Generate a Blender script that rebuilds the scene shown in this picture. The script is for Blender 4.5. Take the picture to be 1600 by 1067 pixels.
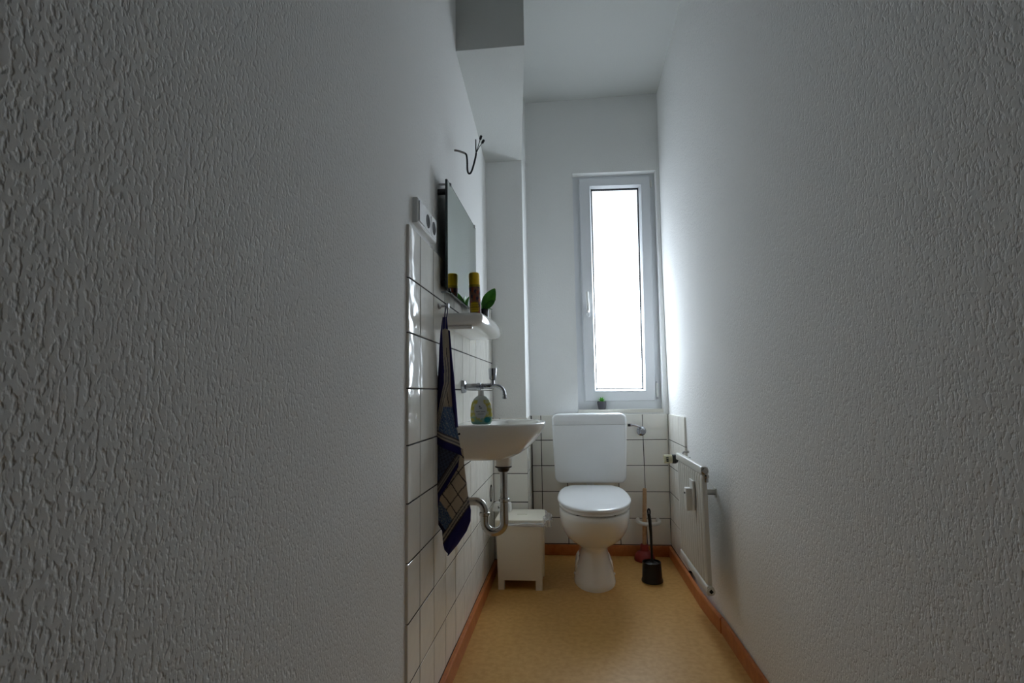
import bpy, bmesh, math, random
from mathutils import Vector, Matrix, Euler
random.seed(7)
for o in list(bpy.data.objects):
    bpy.data.objects.remove(o)
SC = bpy.context.scene
COL = SC.collection
PI = math.pi

# ------------------------------------------------------------------ camera
cam_d = bpy.data.cameras.new('camera')
cam_d.sensor_fit = 'HORIZONTAL'; cam_d.sensor_width = 36.0; cam_d.lens = 818.05/1600*36
cam_d.clip_start = 0.02
cam = bpy.data.objects.new('camera', cam_d); COL.objects.link(cam)
pitch, yaw, roll = .0993, .108, -.0165
cy, sy, cp, sp = math.cos(yaw), math.sin(yaw), math.cos(pitch), math.sin(pitch)
Fv = Vector((-sy*cp, cy*cp, sp)); Rv = Vector((cy, sy, 0)); Uv = Rv.cross(Fv)
cr, sr = math.cos(roll), math.sin(roll)
Rv, Uv = Rv*cr + Uv*sr, -Rv*sr + Uv*cr
CH = .957
M = Matrix((Rv, Uv, -Fv)).transposed().to_4x4(); M.translation = (0, 0, CH)
cam.matrix_world = M
SC.camera = cam

# ------------------------------------------------------------------ sky, exposure
SC.view_settings.view_transform = 'Standard'
SC.view_settings.look = 'None'
SC.view_settings.gamma = 1.0
SC.view_settings.use_curve_mapping = False
SC.view_settings.exposure = 0.0
SC.cycles.max_bounces = 14; SC.cycles.diffuse_bounces = 9; SC.cycles.glossy_bounces = 6
SC.cycles.transparent_max_bounces = 12
SC.cycles.caustics_reflective = False; SC.cycles.caustics_refractive = False
SC.cycles.use_denoising = True
SKY = 3.0
w = bpy.data.worlds.new('overcast_sky'); SC.world = w; w.use_nodes = True
nt = w.node_tree; N = nt.nodes; LK = nt.links; N.clear()
out = N.new('ShaderNodeOutputWorld'); bg = N.new('ShaderNodeBackground')
tc = N.new('ShaderNodeTexCoord'); sep = N.new('ShaderNodeSeparateXYZ'); ramp = N.new('ShaderNodeValToRGB')
LK.new(tc.outputs['Generated'], sep.inputs[0])
mr = N.new('ShaderNodeMapRange'); mr.inputs[1].default_value = -1; mr.inputs[2].default_value = 1
LK.new(sep.outputs['Z'], mr.inputs[0]); LK.new(mr.outputs[0], ramp.inputs[0])
cr_ = ramp.color_ramp
cr_.elements[0].position = 0.0; cr_.elements[0].color = (.20, .21, .18, 1)
cr_.elements[1].position = 1.0; cr_.elements[1].color = (.96, .98, 1.0, 1)
for p_, c_ in ((.485, (.22, .23, .20, 1)), (.52, (.50, .52, .53, 1)), (.62, (.66, .70, .74, 1))):
    e_ = cr_.elements.new(p_); e_.color = c_
LK.new(ramp.outputs[0], bg.inputs[0]); bg.inputs[1].default_value = SKY
LK.new(bg.outputs[0], out.inputs[0])
# ------------------------------------------------------------------ helpers
def lin(c):
    if isinstance(c, str):
        c = [int(c[i:i+2], 16)/255 for i in (0, 2, 4)]
    return tuple((x/12.92 if x <= .04045 else ((x+.055)/1.055)**2.4) for x in c[:3]) + (1,)

def mat(name, color, rough=.5, metal=0.0, noise=None, bump=None, coat=0.0, spec=.5, trans=0.0, wave=None, ior=1.45):
    """noise=(scale, colour2, detail), bump=(scale, strength, distance[, detail])"""
    m = bpy.data.materials.new(name); m.use_nodes = True
    t = m.node_tree; b = t.nodes['Principled BSDF']
    b.inputs['Base Color'].default_value = lin(color); b.inputs['Roughness'].default_value = rough
    b.inputs['Metallic'].default_value = metal; b.inputs['Coat Weight'].default_value = coat
    b.inputs['Specular IOR Level'].default_value = spec
    b.inputs['Transmission Weight'].default_value = trans; b.inputs['IOR'].default_value = ior
    geo = t.nodes.new('ShaderNodeNewGeometry')
    if noise:
        n = t.nodes.new('ShaderNodeTexNoise'); n.inputs['Scale'].default_value = noise[0]
        n.inputs['Detail'].default_value = noise[2] if len(noise) > 2 else 4
        r = t.nodes.new('ShaderNodeMix'); r.data_type = 'RGBA'
        r.inputs[6].default_value = lin(color); r.inputs[7].default_value = lin(noise[1])
        rr = t.nodes.new('ShaderNodeMapRange'); rr.inputs[1].default_value = .35; rr.inputs[2].default_value = .65
        t.links.new(geo.outputs['Position'], n.inputs['Vector']); t.links.new(n.outputs['Fac'], rr.inputs[0])
        t.links.new(rr.outputs[0], r.inputs[0]); t.links.new(r.outputs[2], b.inputs['Base Color'])
    if bump:
        n = t.nodes.new('ShaderNodeTexNoise'); n.inputs['Scale'].default_value = bump[0]
        n.inputs['Detail'].default_value = bump[3] if len(bump) > 3 else 2
        bp = t.nodes.new('ShaderNodeBump'); bp.inputs['Strength'].default_value = bump[1]
        bp.inputs['Distance'].default_value = bump[2]
        t.links.new(geo.outputs['Position'], n.inputs['Vector']); t.links.new(n.outputs['Fac'], bp.inputs['Height'])
        t.links.new(bp.outputs[0], b.inputs['Normal'])
    return m

def plaster(name, color, scale, dist, strength=1.0, rough=.92):
    """rough-cast wall paint: pits and lumps a few millimetres across"""
    m = mat(name, color, rough, spec=.2)
    t = m.node_tree; b = t.nodes['Principled BSDF']
    geo = t.nodes.new('ShaderNodeNewGeometry')
    n1 = t.nodes.new('ShaderNodeTexNoise'); n1.inputs['Scale'].default_value = scale; n1.inputs['Detail'].default_value = 1.6
    n1.inputs['Roughness'].default_value = .45
    n2 = t.nodes.new('ShaderNodeTexNoise'); n2.inputs['Scale'].default_value = scale*.35; n2.inputs['Detail'].default_value = 1
    pw = t.nodes.new('ShaderNodeMapRange'); pw.interpolation_type = 'SMOOTHSTEP'; pw.inputs[1].default_value = .26; pw.inputs[2].default_value = .54
    mp = t.nodes.new('ShaderNodeMapping'); mp.inputs['Scale'].default_value = (1, 1, .62); t.links.new(geo.outputs['Position'], mp.inputs[0])
    ad = t.nodes.new('ShaderNodeMath'); ad.operation = 'MULTIPLY_ADD'; ad.inputs[1].default_value = .6
    for n in (n1, n2):
        t.links.new(mp.outputs[0], n.inputs['Vector'])
    t.links.new(n1.outputs['Fac'], pw.inputs[0])
    t.links.new(n2.outputs['Fac'], ad.inputs[0]); t.links.new(pw.outputs[0], ad.inputs[2])
    bp = t.nodes.new('ShaderNodeBump'); bp.inputs['Strength'].default_value = strength; bp.inputs['Distance'].default_value = dist
    t.links.new(ad.outputs[0], bp.inputs['Height']); t.links.new(bp.outputs[0], b.inputs['Normal'])
    return m

def tag(o, label=None, cat=None, group=None, kind=None):
    if label: o['label'] = label
    if cat: o['category'] = cat
    if group: o['group'] = group
    if kind: o['kind'] = kind
    return o

WLOC = {}
def empty(name, loc, label, cat, group=None):
    o = bpy.data.objects.new(name, None); COL.objects.link(o); o.location = loc
    o.empty_display_size = .05
    WLOC[o] = Vector(loc)
    return tag(o, label, cat, group)

def obj(name, vf, material, parent=None, smooth=True, auto=None, origin=None, kind=None):
    """vf in world metres; the origin goes to the base centre of a top-level mesh"""
    verts, faces = vf
    vs = [Vector(v) for v in verts]
    if origin is None:
        xs = [v.x for v in vs]; ys = [v.y for v in vs]; zs = [v.z for v in vs]
        origin = Vector(((min(xs)+max(xs))/2, (min(ys)+max(ys))/2, min(zs)))
    else:
        origin = Vector(origin)
    me = bpy.data.meshes.new(name)
    me.from_pydata([tuple(v-origin) for v in vs], [], faces)
    bm = bmesh.new(); bm.from_mesh(me); bmesh.ops.recalc_face_normals(bm, faces=bm.faces); bm.to_mesh(me); bm.free()
    if isinstance(material, (list, tuple)):
        for m_ in material: me.materials.append(m_)
    else:
        me.materials.append(material)
    if smooth:
        me.polygons.foreach_set('use_smooth', [True]*len(me.polygons))
        me.set_sharp_from_angle(angle=math.radians(auto if auto else 38))
    o = bpy.data.objects.new(name, me); COL.objects.link(o)
    WLOC[o] = origin
    if parent is not None:
        o.parent = parent; o.location = origin - WLOC[parent]
    else:
        o.location = origin
    if kind: o['kind'] = kind
    return o

def join(*parts):
    V, Fc = [], []
    for v, f in parts:
        k = len(V); V += [tuple(x) for x in v]; Fc += [[i+k for i in q] for q in f]
    return V, Fc

def xf(vf, mtx):
    return [tuple(mtx @ Vector(v)) for v in vf[0]], vf[1]

def bm_out(bm):
    bm.verts.index_update()
    r = [tuple(v.co) for v in bm.verts], [[v.index for v in f.verts] for f in bm.faces]
    bm.free(); return r

def box(x0, x1, y0, y1, z0, z1, bev=0.0, seg=2):
    bm = bmesh.new(); bmesh.ops.create_cube(bm, size=1)
    for v in bm.verts:
        v.co = (x0+(v.co.x+.5)*(x1-x0), y0+(v.co.y+.5)*(y1-y0), z0+(v.co.z+.5)*(z1-z0))
    if bev:
        bmesh.ops.bevel(bm, geom=bm.edges[:], offset=bev, segments=seg, profile=.5, affect='EDGES')
    return bm_out(bm)

def hexa(p):
    """8 points: bottom 4 ccw, top 4 ccw"""
    return p, [[3, 2, 1, 0], [4, 5, 6, 7], [0, 1, 5, 4], [1, 2, 6, 5], [2, 3, 7, 6], [3, 0, 4, 7]]

def loft(rings, cap0=True, cap1=True):
    n = len(rings[0]); V = [p for r in rings for p in r]; Fc = []
    for i in range(len(rings)-1):
        for j in range(n):
            a, b = i*n+j, i*n+(j+1) % n
            Fc.append([a, b, b+n, a+n])
    if cap0: Fc.append(list(range(n))[::-1])
    if cap1: Fc.append([(len(rings)-1)*n+j for j in range(n)])
    return V, Fc

def lathe(prof, n=28, cx=0, cy=0, cz=0, sx=1, sy=1, cap0=True, cap1=True):
    """prof: (radius, z)"""
    rings = [[(cx+max(r, 1e-5)*sx*math.cos(2*PI*j/n), cy+max(r, 1e-5)*sy*math.sin(2*PI*j/n), cz+z) for j in range(n)] for r, z in prof]
    return loft(rings, cap0, cap1)

def axis_m(p, d):
    d = Vector(d).normalized()
    return Matrix.Translation(p) @ d.to_track_quat('Z', 'Y').to_matrix().to_4x4()

def lathe_ax(prof, p, d, n=24):
    return xf(lathe(prof, n), axis_m(p, d))

def catmull(pts, k=8):
    P = [Vector(p) for p in pts]; P = [2*P[0]-P[1]] + P + [2*P[-1]-P[-2]]
    o = []
    for i in range(1, len(P)-2):
        for j in range(k):
            t = j/k; a, b, c, d = P[i-1], P[i], P[i+1], P[i+2]
            o.append(.5*((2*b)+(c-a)*t+(2*a-5*b+4*c-d)*t*t+(-a+3*b-3*c+d)*t**3))
    o.append(P[-2]); return o

def tube(path, r, n=14, cap=True):
    path = [Vector(p) for p in path]; rings = []
    up = None
    for i, p in enumerate(path):
        t = (path[min(i+1, len(path)-1)] - path[max(i-1, 0)]).normalized()
        if up is None:
            up = t.orthogonal().normalized()
        else:
            up = (up - t*up.dot(t)).normalized()
        s = t.cross(up)
        rr = r[i] if isinstance(r, (list, tuple)) else r
        rings.append([tuple(p + (up*math.cos(2*PI*j/n) + s*math.sin(2*PI*j/n))*rr) for j in range(n)])
    return loft(rings, cap, cap)

def arc(c, r, a0, a1, u, v, n=12):
    c, u, v = Vector(c), Vector(u), Vector(v)
    return [c + (u*math.cos(a0+(a1-a0)*i/n) + v*math.sin(a0+(a1-a0)*i/n))*r for i in range(n+1)]

def rrect(x0, x1, z0, z1, r, n=6):
    """rounded rectangle outline in (x, z); r = (bl, br, tr, tl)"""
    if not isinstance(r, (list, tuple)): r = (r,)*4
    o = []
    for (cx, cz, a0, q) in ((x0+r[0], z0+r[0], PI, r[0]), (x1-r[1], z0+r[1], 1.5*PI, r[1]), (x1-r[2], z1-r[2], 0, r[2]), (x0+r[3], z1-r[3], .5*PI, r[3])):
        for i in range(n+1):
            a = a0 + .5*PI*i/n
            o.append((cx+q*math.cos(a), cz+q*math.sin(a)))
    return o

def ring4(outer, inner, y0, y1, yi0=None):
    """mitred frame between two quads given as (x, z) corners, front y0, back y1; yi0 = front depth at the inner edge"""
    yi = y0 if yi0 is None else yi0
    V = [(x, y0, z) for x, z in outer] + [(x, yi, z) for x, z in inner] + [(x, y1, z) for x, z in outer] + [(x, y1, z) for x, z in inner]
    Fc = []
    for i in range(4):
        j = (i+1) % 4
        Fc += [[i, j, 4+j, 4+i], [8+i, 12+i, 12+j, 8+j], [i, 8+i, 8+j, j], [4+i, 4+j, 12+j, 12+i]]
    return V, Fc

def grid(fn, nu, nv):
    V = [fn(i/nu, j/nv) for j in range(nv+1) for i in range(nu+1)]
    Fc = [[j*(nu+1)+i, j*(nu+1)+i+1, (j+1)*(nu+1)+i+1, (j+1)*(nu+1)+i] for j in range(nv) for i in range(nu)]
    return V, Fc

def quad(*p):
    return list(p), [list(range(len(p)))]

# ------------------------------------------------------------------ materials
M_wall = plaster('white_rough_plaster', 'efefee', 185, .0019, .8)
M_wall_left = plaster('white_rough_plaster_left', 'efefee', 175, .0014, .65)
M_wall_fine = plaster('white_painted_plaster', 'e9eae9', 190, .0009, .55)
M_ceil = plaster('dimmed_ceiling_paint', 'cfd1cf', 140, .0008, .5)  # shade put into the colour: greyer than the walls to dim ceiling and bulkhead
M_tile = mat('glazed_cream_tile', 'efede6', .07, spec=.55, bump=(16, .35, .004, 1))
M_grout = mat('dark_grey_grout', '35312e', .95)
M_trimtile = mat('sill_stone', 'd6d4cb', .3)
M_floor = mat('ochre_linoleum', 'c59752', .42, noise=(45, 'd2a563', 8), bump=(220, .12, .0006), spec=.35)
M_wood = mat('varnished_wood', 'c47a45', .38, noise=(30, 'b5683a', 6), spec=.4)
M_pvc = mat('white_window_plastic', 'dfe2e6', .28)
M_gasket = mat('dark_rubber_gasket', '15171c', .7)
M_ceramic = mat('white_sanitary_ceramic', 'efeeea', .08, spec=.55, coat=.3)
M_plastic = mat('white_gloss_plastic', 'eceef0', .2)
M_seat = mat('white_seat_plastic', 'eef0f2', .16)
M_ivory = mat('ivory_bin_plastic', 'e3ddcd', .42)
M_chrome = mat('chrome', 'a8aaaf', .12, metal=1.0)
M_dullchrome = mat('aged_chrome', 'b5b3b0', .22, metal=1.0)
M_steel = mat('brushed_steel', 'b8b8ba', .3, metal=1.0)
M_black = mat('black_plastic', '101012', .35)
M_dark = mat('dark_hole', '0c0c0c', .8)
M_enamel = mat('white_radiator_enamel', 'd9d8d2', .3)
M_beech = mat('pale_beech_handle', 'c9a37c', .55, noise=(60, 'b88f66', 4))
M_red = mat('red_rubber', '8d2a26', .45)
M_mirror = mat('mirror_silver', 'dfe8e4', .015, metal=1.0)
M_glassedge = mat('green_glass_edge', '0c2623', .12, spec=.6)
M_yellow = mat('yellow_cap', 'f2c812', .35)
M_leaf = mat('glossy_green_leaf', '3f8a2c', .28, noise=(40, '55a238', 3))
M_succ = mat('bright_green_succulent', '5aa53a', .45, noise=(80, '3f8a2c', 3))
M_potgrey = mat('dark_grey_pot', '4b4a4f', .7)
M_potblack = mat('black_glazed_pot', '14161f', .18)
M_soil = mat('potting_soil', '2b2019', .95)
M_wire = mat('black_wire_sheath', '1b1a1b', .5)
M_copper = mat('grey_cable_jacket', '8a8683', .6)
M_white_flat = mat('white_matt_plastic', 'e2e2df', .4)

PANE = 18.8
def pane_mat():
    """frosted obscure glass whose own emission stands for daylight, graded dimmer upwards to tone down the ceiling, with faint vertical ribs"""
    m = bpy.data.materials.new('glowing_frosted_glass'); m.use_nodes = True
    t = m.node_tree; b = t.nodes['Principled BSDF']
    b.inputs['Base Color'].default_value = (.5, .5, .5, 1); b.inputs['Roughness'].default_value = .25
    geo = t.nodes.new('ShaderNodeNewGeometry'); sp_ = t.nodes.new('ShaderNodeSeparateXYZ')
    t.links.new(geo.outputs['Position'], sp_.inputs[0])
    mr_ = t.nodes.new('ShaderNodeMapRange'); mr_.inputs[1].default_value = .85; mr_.inputs[2].default_value = 2.1
    mr_.inputs[3].default_value = 1.0; mr_.inputs[4].default_value = .10  # emission falls off upwards so less light reaches the ceiling
    mr_.interpolation_type = 'SMOOTHSTEP'
    t.links.new(sp_.outputs['Z'], mr_.inputs[0])
    mp = t.nodes.new('ShaderNodeMapping'); mp.inputs['Scale'].default_value = (26, 1, 2.2)
    n_ = t.nodes.new('ShaderNodeTexNoise'); n_.inputs['Scale'].default_value = 1.0; n_.inputs['Detail'].default_value = 2
    t.links.new(geo.outputs['Position'], mp.inputs[0]); t.links.new(mp.outputs[0], n_.inputs['Vector'])
    ad = t.nodes.new('ShaderNodeMath'); ad.operation = 'MULTIPLY_ADD'; ad.inputs[1].default_value = .16; ad.inputs[2].default_value = .92
    t.links.new(n_.outputs['Fac'], ad.inputs[0])
    mu = t.nodes.new('ShaderNodeMath'); mu.operation = 'MULTIPLY'; t.links.new(mr_.outputs[0], mu.inputs[0]); t.links.new(ad.outputs[0], mu.inputs[1])
    ms = t.nodes.new('ShaderNodeMath'); ms.operation = 'MULTIPLY'; ms.inputs[1].default_value = PANE; t.links.new(mu.outputs[0], ms.inputs[0])
    b.inputs['Emission Color'].default_value = (.805, .905, 1.0, 1)
    t.links.new(ms.outputs[0], b.inputs['Emission Strength'])
    return m
M_pane = pane_mat()

def film_mat():
    m = bpy.data.materials.new('clear_crumpled_film'); m.use_nodes = True
    t = m.node_tree; b = t.nodes['Principled BSDF']; o_ = t.nodes['Material Output']
    b.inputs['Base Color'].default_value = (.8, .8, .8, 1); b.inputs['Roughness'].default_value = .15
    tr = t.nodes.new('ShaderNodeBsdfTransparent'); mx = t.nodes.new('ShaderNodeMixShader'); mx.inputs[0].default_value = .45
    t.links.new(tr.outputs[0], mx.inputs[1]); t.links.new(b.outputs[0], mx.inputs[2]); t.links.new(mx.outputs[0], o_.inputs[0])
    return m
M_film = film_mat()

def attr_mat(name, rough=.85, sheen=0.0, bump=None):
    m = mat(name, 'ffffff', rough, bump=bump, spec=.25)
    t = m.node_tree; a = t.nodes.new('ShaderNodeAttribute'); a.attribute_name = 'print'
    t.links.new(a.outputs['Color'], t.nodes['Principled BSDF'].inputs['Base Color'])
    return m
def paint(o, fn):
    """flat print: fn(world position) -> hex colour per vertex"""
    me = o.data; ca = me.color_attributes.new('print', 'FLOAT_COLOR', 'POINT')
    base = WLOC[o]
    for i, v in enumerate(me.vertices):
        ca.data[i].color = lin(fn(v.co+base, i))

# ------------------------------------------------------------------ room shell
P_ = .1525                       # tile pitch
ZR = .2135                       # a course line on the left wall
XL, YBX, YB = -.4321, 2.9266, 3.2400   # tile face left, duct front, far tile face
XBX = -.2415                     # right side of the duct
Z_C = 2.843                      # ceiling
YN = .30                        # near end of the side walls, pulled forward to darken the foreground
def zrow(k): return ZR + P_*k
def xr_wall(y, z):
    return .587 + max(0, (z-1.8)/1.04)*.014*max(0, min(1, (y-2.5)/.74))
def xr_tile(z): return .5642 + .0195*(z-.061)
def xl_wall(y): return -.440 - .0245*max(0, min(1, (y-1.4)/1.5266))

floor = obj('floor', join(box(-.60, .75, YN-.1, 3.5, -.06, 0), box(-1.6, 1.6, -2.4, YN-.1, -.06, 0)), M_floor, smooth=False, kind='structure')
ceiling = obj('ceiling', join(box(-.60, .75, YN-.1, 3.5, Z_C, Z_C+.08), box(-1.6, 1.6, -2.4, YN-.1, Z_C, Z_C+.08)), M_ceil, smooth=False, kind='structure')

# left wall: slab whose face slants a little behind the tiles
ys = [YN-.1, 1.4, 3.45]
V = []; Fc = []
for y in ys:
    x = xl_wall(y)
    V += [(x, y, 0), (x, y, Z_C), (-.58, y, Z_C), (-.58, y, 0)]
for i in range(2):
    for j in range(4):
        a = i*4+j; b = i*4+(j+1) % 4
        Fc.append([a, b, b+4, a+4])
Fc += [[0, 1, 2, 3], [8, 9, 10, 11]]
wall_left = obj('wall_left', (V, Fc), M_wall_left, smooth=False, kind='structure')
# right wall
def rgrid():
    yy = [YN-.1, 0, .75, 1.5, 2.0, 2.5, 2.75, 3.0, 3.25, 3.45]; zz = [0, .6, 1.2, 1.8, 2.15, 2.5, Z_C]
    V = [(xr_wall(y, z), y, z) for z in zz for y in yy]; n = len(yy)
    Fc = [[j*n+i, j*n+i+1, (j+1)*n+i+1, (j+1)*n+i] for j in range(len(zz)-1) for i in range(n-1)]
    return V, Fc
wall_right = obj('wall_right', join(rgrid(), box(.66, .75, YN-.1, 3.45, 0, Z_C)), M_wall, smooth=False, kind='structure')
# unseen hall added behind the camera, coloured near black to darken the foreground
wall_near = obj('wall_near', join(box(-1.6, -.45, YN-.2, YN-.1, 0, Z_C), box(.59, 1.6, YN-.2, YN-.1, 0, Z_C), box(-1.7, -1.6, -2.4, YN-.1, 0, Z_C), box(1.6, 1.7, -2.4, YN-.1, 0, Z_C), box(-1.7, 1.7, -2.5, -2.4, 0, Z_C)), mat('hall_light_absorber', '35322f', .8), smooth=False, kind='structure')

# far wall with the window opening (four pieces around it), 26 cm thick
OPL0, OPL1, OPR0, OPR1 = .048, .053, .5545, .5712      # left bottom/top, right bottom/top
OZ0, OZ1L, OZ1R = .835, 2.349, 2.3375
YBP = YB + .006     # plaster face, a little behind the tile face
YO = 3.41
def prism(poly, y0, y1):
    n = len(poly)
    V = [(x, y0, z) for x, z in poly] + [(x, y1, z) for x, z in poly]
    Fc = [list(range(n)), list(range(n, 2*n))[::-1]] + [[i, (i+1) % n, n+(i+1) % n, n+i] for i in range(n)]
    return V, Fc
wf = join(
    prism([(-.60, 0), (OPL0, 0), (OPL0, OZ0), (OPL1, OZ1L), (OPL1, Z_C), (-.60, Z_C)], YBP, YO),
    prism([(OPL0, 0), (OPR0, 0), (OPR0, OZ0), (OPL0, OZ0)], YBP, YO),
    prism([(OPL1, OZ1L), (OPR1, OZ1R), (OPR1, Z_C), (OPL1, Z_C)], YBP, YO),
    prism([(OPR0, 0), (.70, 0), (.70, Z_C), (OPR1, Z_C), (OPR1, OZ1R), (OPR0, OZ0)], YBP, YO))
wall_far = obj('wall_far', wf, M_wall_fine, smooth=False, kind='structure')

# boxed-in duct in the left far corner and the sloping bulkhead above it
XD = XBX - .004
wall_duct = obj('wall_duct', prism([(-.55, 0), (XD, 0), (XD, Z_C), (-.55, Z_C)], YBX+.006, YBP+.01), M_wall_fine, smooth=False, kind='structure')
bf, bb = (2.428, 2.083), (2.312, YBX+.006)
bulk = hexa([(-.50, bf[1], bf[0]), (-.153, bf[1], bf[0]), (XD, bb[1], bb[0]), (-.50, bb[1], bb[0]),
             (-.50, bf[1], Z_C+.01), (-.153, bf[1], Z_C+.01), (XD, bb[1], Z_C+.01), (-.50, bb[1], Z_C+.01)])
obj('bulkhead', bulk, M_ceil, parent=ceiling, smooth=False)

# ------------------------------------------------------------------ wall tiles
TILE_CACHE = {}
def tile_mesh(w_, h_):
    key = (round(w_, 3), round(h_, 3))
    if key in TILE_CACHE: return TILE_CACHE[key]
    e, d, t_ = .0016, .0014, .012
    o4 = [(-w_/2, -h_/2), (w_/2, -h_/2), (w_/2, h_/2), (-w_/2, h_/2)]
    i4 = [(x*(1-2*e/w_), y*(1-2*e/h_)) for x, y in o4]
    V = [(x, y, 0) for x, y in i4] + [(x, y, -d) for x, y in o4] + [(x, y, -t_) for x, y in o4]
    Fc = [[0, 1, 2, 3]]
    for i in range(4):
        j = (i+1) % 4
        Fc += [[4+i, 4+j, j, i], [8+i, 8+j, 4+j, 4+i]]
    me = bpy.data.meshes.new('tile'); me.from_pydata(V, [], Fc); me.materials.append(M_tile)
    TILE_CACHE[key] = me; return me
JOINT = .0032
def tile(parent, corner, u, v, w_, h_):
    u = Vector(u).normalized(); v = Vector(v).normalized(); n = u.cross(v).normalized()
    w2, h2 = w_-JOINT, h_-JOINT
    if w2 < .008 or h2 < .008: return
    o = bpy.data.objects.new('tile', tile_mesh(w2, h2)); COL.objects.link(o)
    c = Vector(corner) + u*(w_/2) + v*(h_/2) + n*random.uniform(-.0004, .0004)
    m_ = Matrix((u, v, n)).transposed().to_4x4()
    m_ = m_ @ Euler((random.gauss(0, .0022), random.gauss(0, .0022), 0)).to_matrix().to_4x4()
    m_.translation = c - WLOC[parent]
    o.parent = parent; o.matrix_local = m_

YT0 = 1.378
ycols = [YT0] + [1.3376+P_*j for j in range(1, 11)] + [YBX]
obj('grout', box(-.4800, XL-.0010, YT0+.006, YBX+.02, .05, zrow(8)-.004), M_grout, parent=wall_left, smooth=False)
for i in range(len(ycols)-1):
    for k in range(-1, 8):
        tile(wall_left, (XL, ycols[i], zrow(k)), (0, 1, 0), (0, 0, 1), ycols[i+1]-ycols[i], P_)
# duct front and side: courses up to .8235
obj('grout', box(XL-.03, XBX-.0010, YBX+.0010, YBP+.004, .05, zrow(4)-.004), M_grout, parent=wall_duct, smooth=False)
for k in range(-1, 4):
    tile(wall_duct, (XL, YBX, zrow(k)), (1, 0, 0), (0, 0, 1), XBX-P_-XL, P_)
    tile(wall_duct, (XBX-P_, YBX, zrow(k)), (1, 0, 0), (0, 0, 1), P_, P_)
    tile(wall_duct, (XBX, YBX, zrow(k)), (0, 1, 0), (0, 0, 1), P_, P_)
    tile(wall_duct, (XBX, YBX+P_, zrow(k)), (0, 1, 0), (0, 0, 1), YB-YBX-P_, P_)
# far wall
obj('grout', box(XBX-.01, .5665, YB+.0010, YB+.02, .05, zrow(4)-.004), M_grout, parent=wall_far, smooth=False)
for k in range(-1, 4):
    xe = xr_tile(zrow(k)+.07)
    cols = [XBX+.003] + [-.182+P_*j for j in range(0, 5)] + [xe]
    for i in range(len(cols)-1):
        tile(wall_far, (cols[i], YB, zrow(k)), (1, 0, 0), (0, 0, 1), cols[i+1]-cols[i], P_)
# right wall, three columns next to the corner
rc = [YB, 3.0975, 3.0975-P_, 3.0975-2*P_]
gr = hexa([(xr_tile(.05)+.0010, rc[3]+.006, .05), (.60, rc[3]+.006, .05), (.60, YB+.005, .05), (xr_tile(.05)+.0010, YB+.005, .05),
           (xr_tile(.82)+.0010, rc[3]+.006, zrow(4)-.004), (.60, rc[3]+.006, zrow(4)-.004), (.60, YB+.005, zrow(4)-.004), (xr_tile(.82)+.0010, YB+.005, zrow(4)-.004)])
obj('grout', gr, M_grout, parent=wall_right, smooth=False)
for k in range(-1, 4):
    for i in range(3):
        tile(wall_right, (xr_tile(zrow(k)), rc[i], zrow(k)), (0, -1, 0), (.0195, 0, 1), rc[i]-rc[i+1], P_)

# ------------------------------------------------------------------ baseboards
def board(path, h, t, side, z1b=None):
    """path of front-face (x, y); side +1/-1 gives the direction of the back face in x"""
    V = []; Fc = []
    for x, y in path:
        xb = x + side*t
        V += [(x, y, 0), (x, y, h-.004), (x+side*.004, y, h), (xb, y, h), (xb, y, 0)]
    for i in range(len(path)-1):
        for j in range(5):
            a = i*5+j; b = i*5+(j+1) % 5
            Fc.append([a, b, b+5, a+5])
    Fc += [[0, 1, 2, 3, 4], [len(V)-5+j for j in range(5)][::-1]]
    return V, Fc
HB = .0605
baseboard_left = obj('baseboard_left', board([(XL+.0165, y) for y in (YN, 1.0, 2.0, YBX-.018)], HB, .0155, -1), M_wood, smooth=False, kind='structure')
br = join(board([(.547, 3.22), (.5485, 2.8), (.5495, 2.5), (.556, 2.37), (.5665, 2.25)], HB, .0145, 1),
          board([(.5695, 2.247), (.5725, 1.89), (.574, 1.0), (.574, YN)], HB, .012, 1))
baseboard_right = obj('baseboard_right', br, M_wood, smooth=False, kind='structure')
baseboard_far = obj('baseboard_far', box(XBX+.002, .5625, YB-.0185, YB-.001, 0, HB, .003, 2), M_wood, kind='structure')
baseboard_duct = obj('baseboard_duct', join(box(XL+.001, XBX+.002, YBX-.0175, YBX-.001, 0, HB, .003, 2), box(XBX+.001, XBX+.017, YBX-.0175, YB-.0185, 0, HB, .003, 2)), M_wood, kind='structure')

# ------------------------------------------------------------------ window
YF = 3.308
win = empty('window_1', (.31, YF, OZ0), None, None); win['kind'] = 'structure'
S_o = [(.0907, .9022), (.5184, .8998), (.5431, 2.3237), (.0948, 2.3293)]     # bl br tr tl
B_o = [(.1490, .9586), (.4677, .9552), (.4918, 2.2745), (.1554, 2.2840)]
G_o = [(.1625, .9735), (.4525, .9715), (.4715, 2.2560), (.1690, 2.2640)]
F_o = [(.030, .82), (.572, .82), (.590, 2.365), (.032, 2.375)]
F_i = [(x+dx, z+dz) for (x, z), (dx, dz) in zip(S_o, ((.02, .02), (-.02, .02), (-.02, -.02), (.02, -.02)))]
obj('frame', ring4(F_o, F_i, YF, YF+.07), M_pvc, parent=win, smooth=False)
def inset(q, d):
    return [(q[0][0]+d, q[0][1]+d), (q[1][0]-d, q[1][1]+d), (q[2][0]-d, q[2][1]-d), (q[3][0]+d, q[3][1]-d)]
sash = obj('sash', join(ring4(S_o, inset(S_o, .004), YF-.013, YF+.05, YF-.017), ring4(inset(S_o, .004), B_o, YF-.017, YF+.05)), M_pvc, parent=win, smooth=False)
obj('glazing_bead', join(ring4(inset(B_o, -.0005), inset(B_o, .006), YF-.0155, YF+.03, YF-.0185), ring4(inset(B_o, .006), G_o, YF-.0185, YF+.03, YF+.004)), M_pvc, parent=sash, smooth=False)
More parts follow.
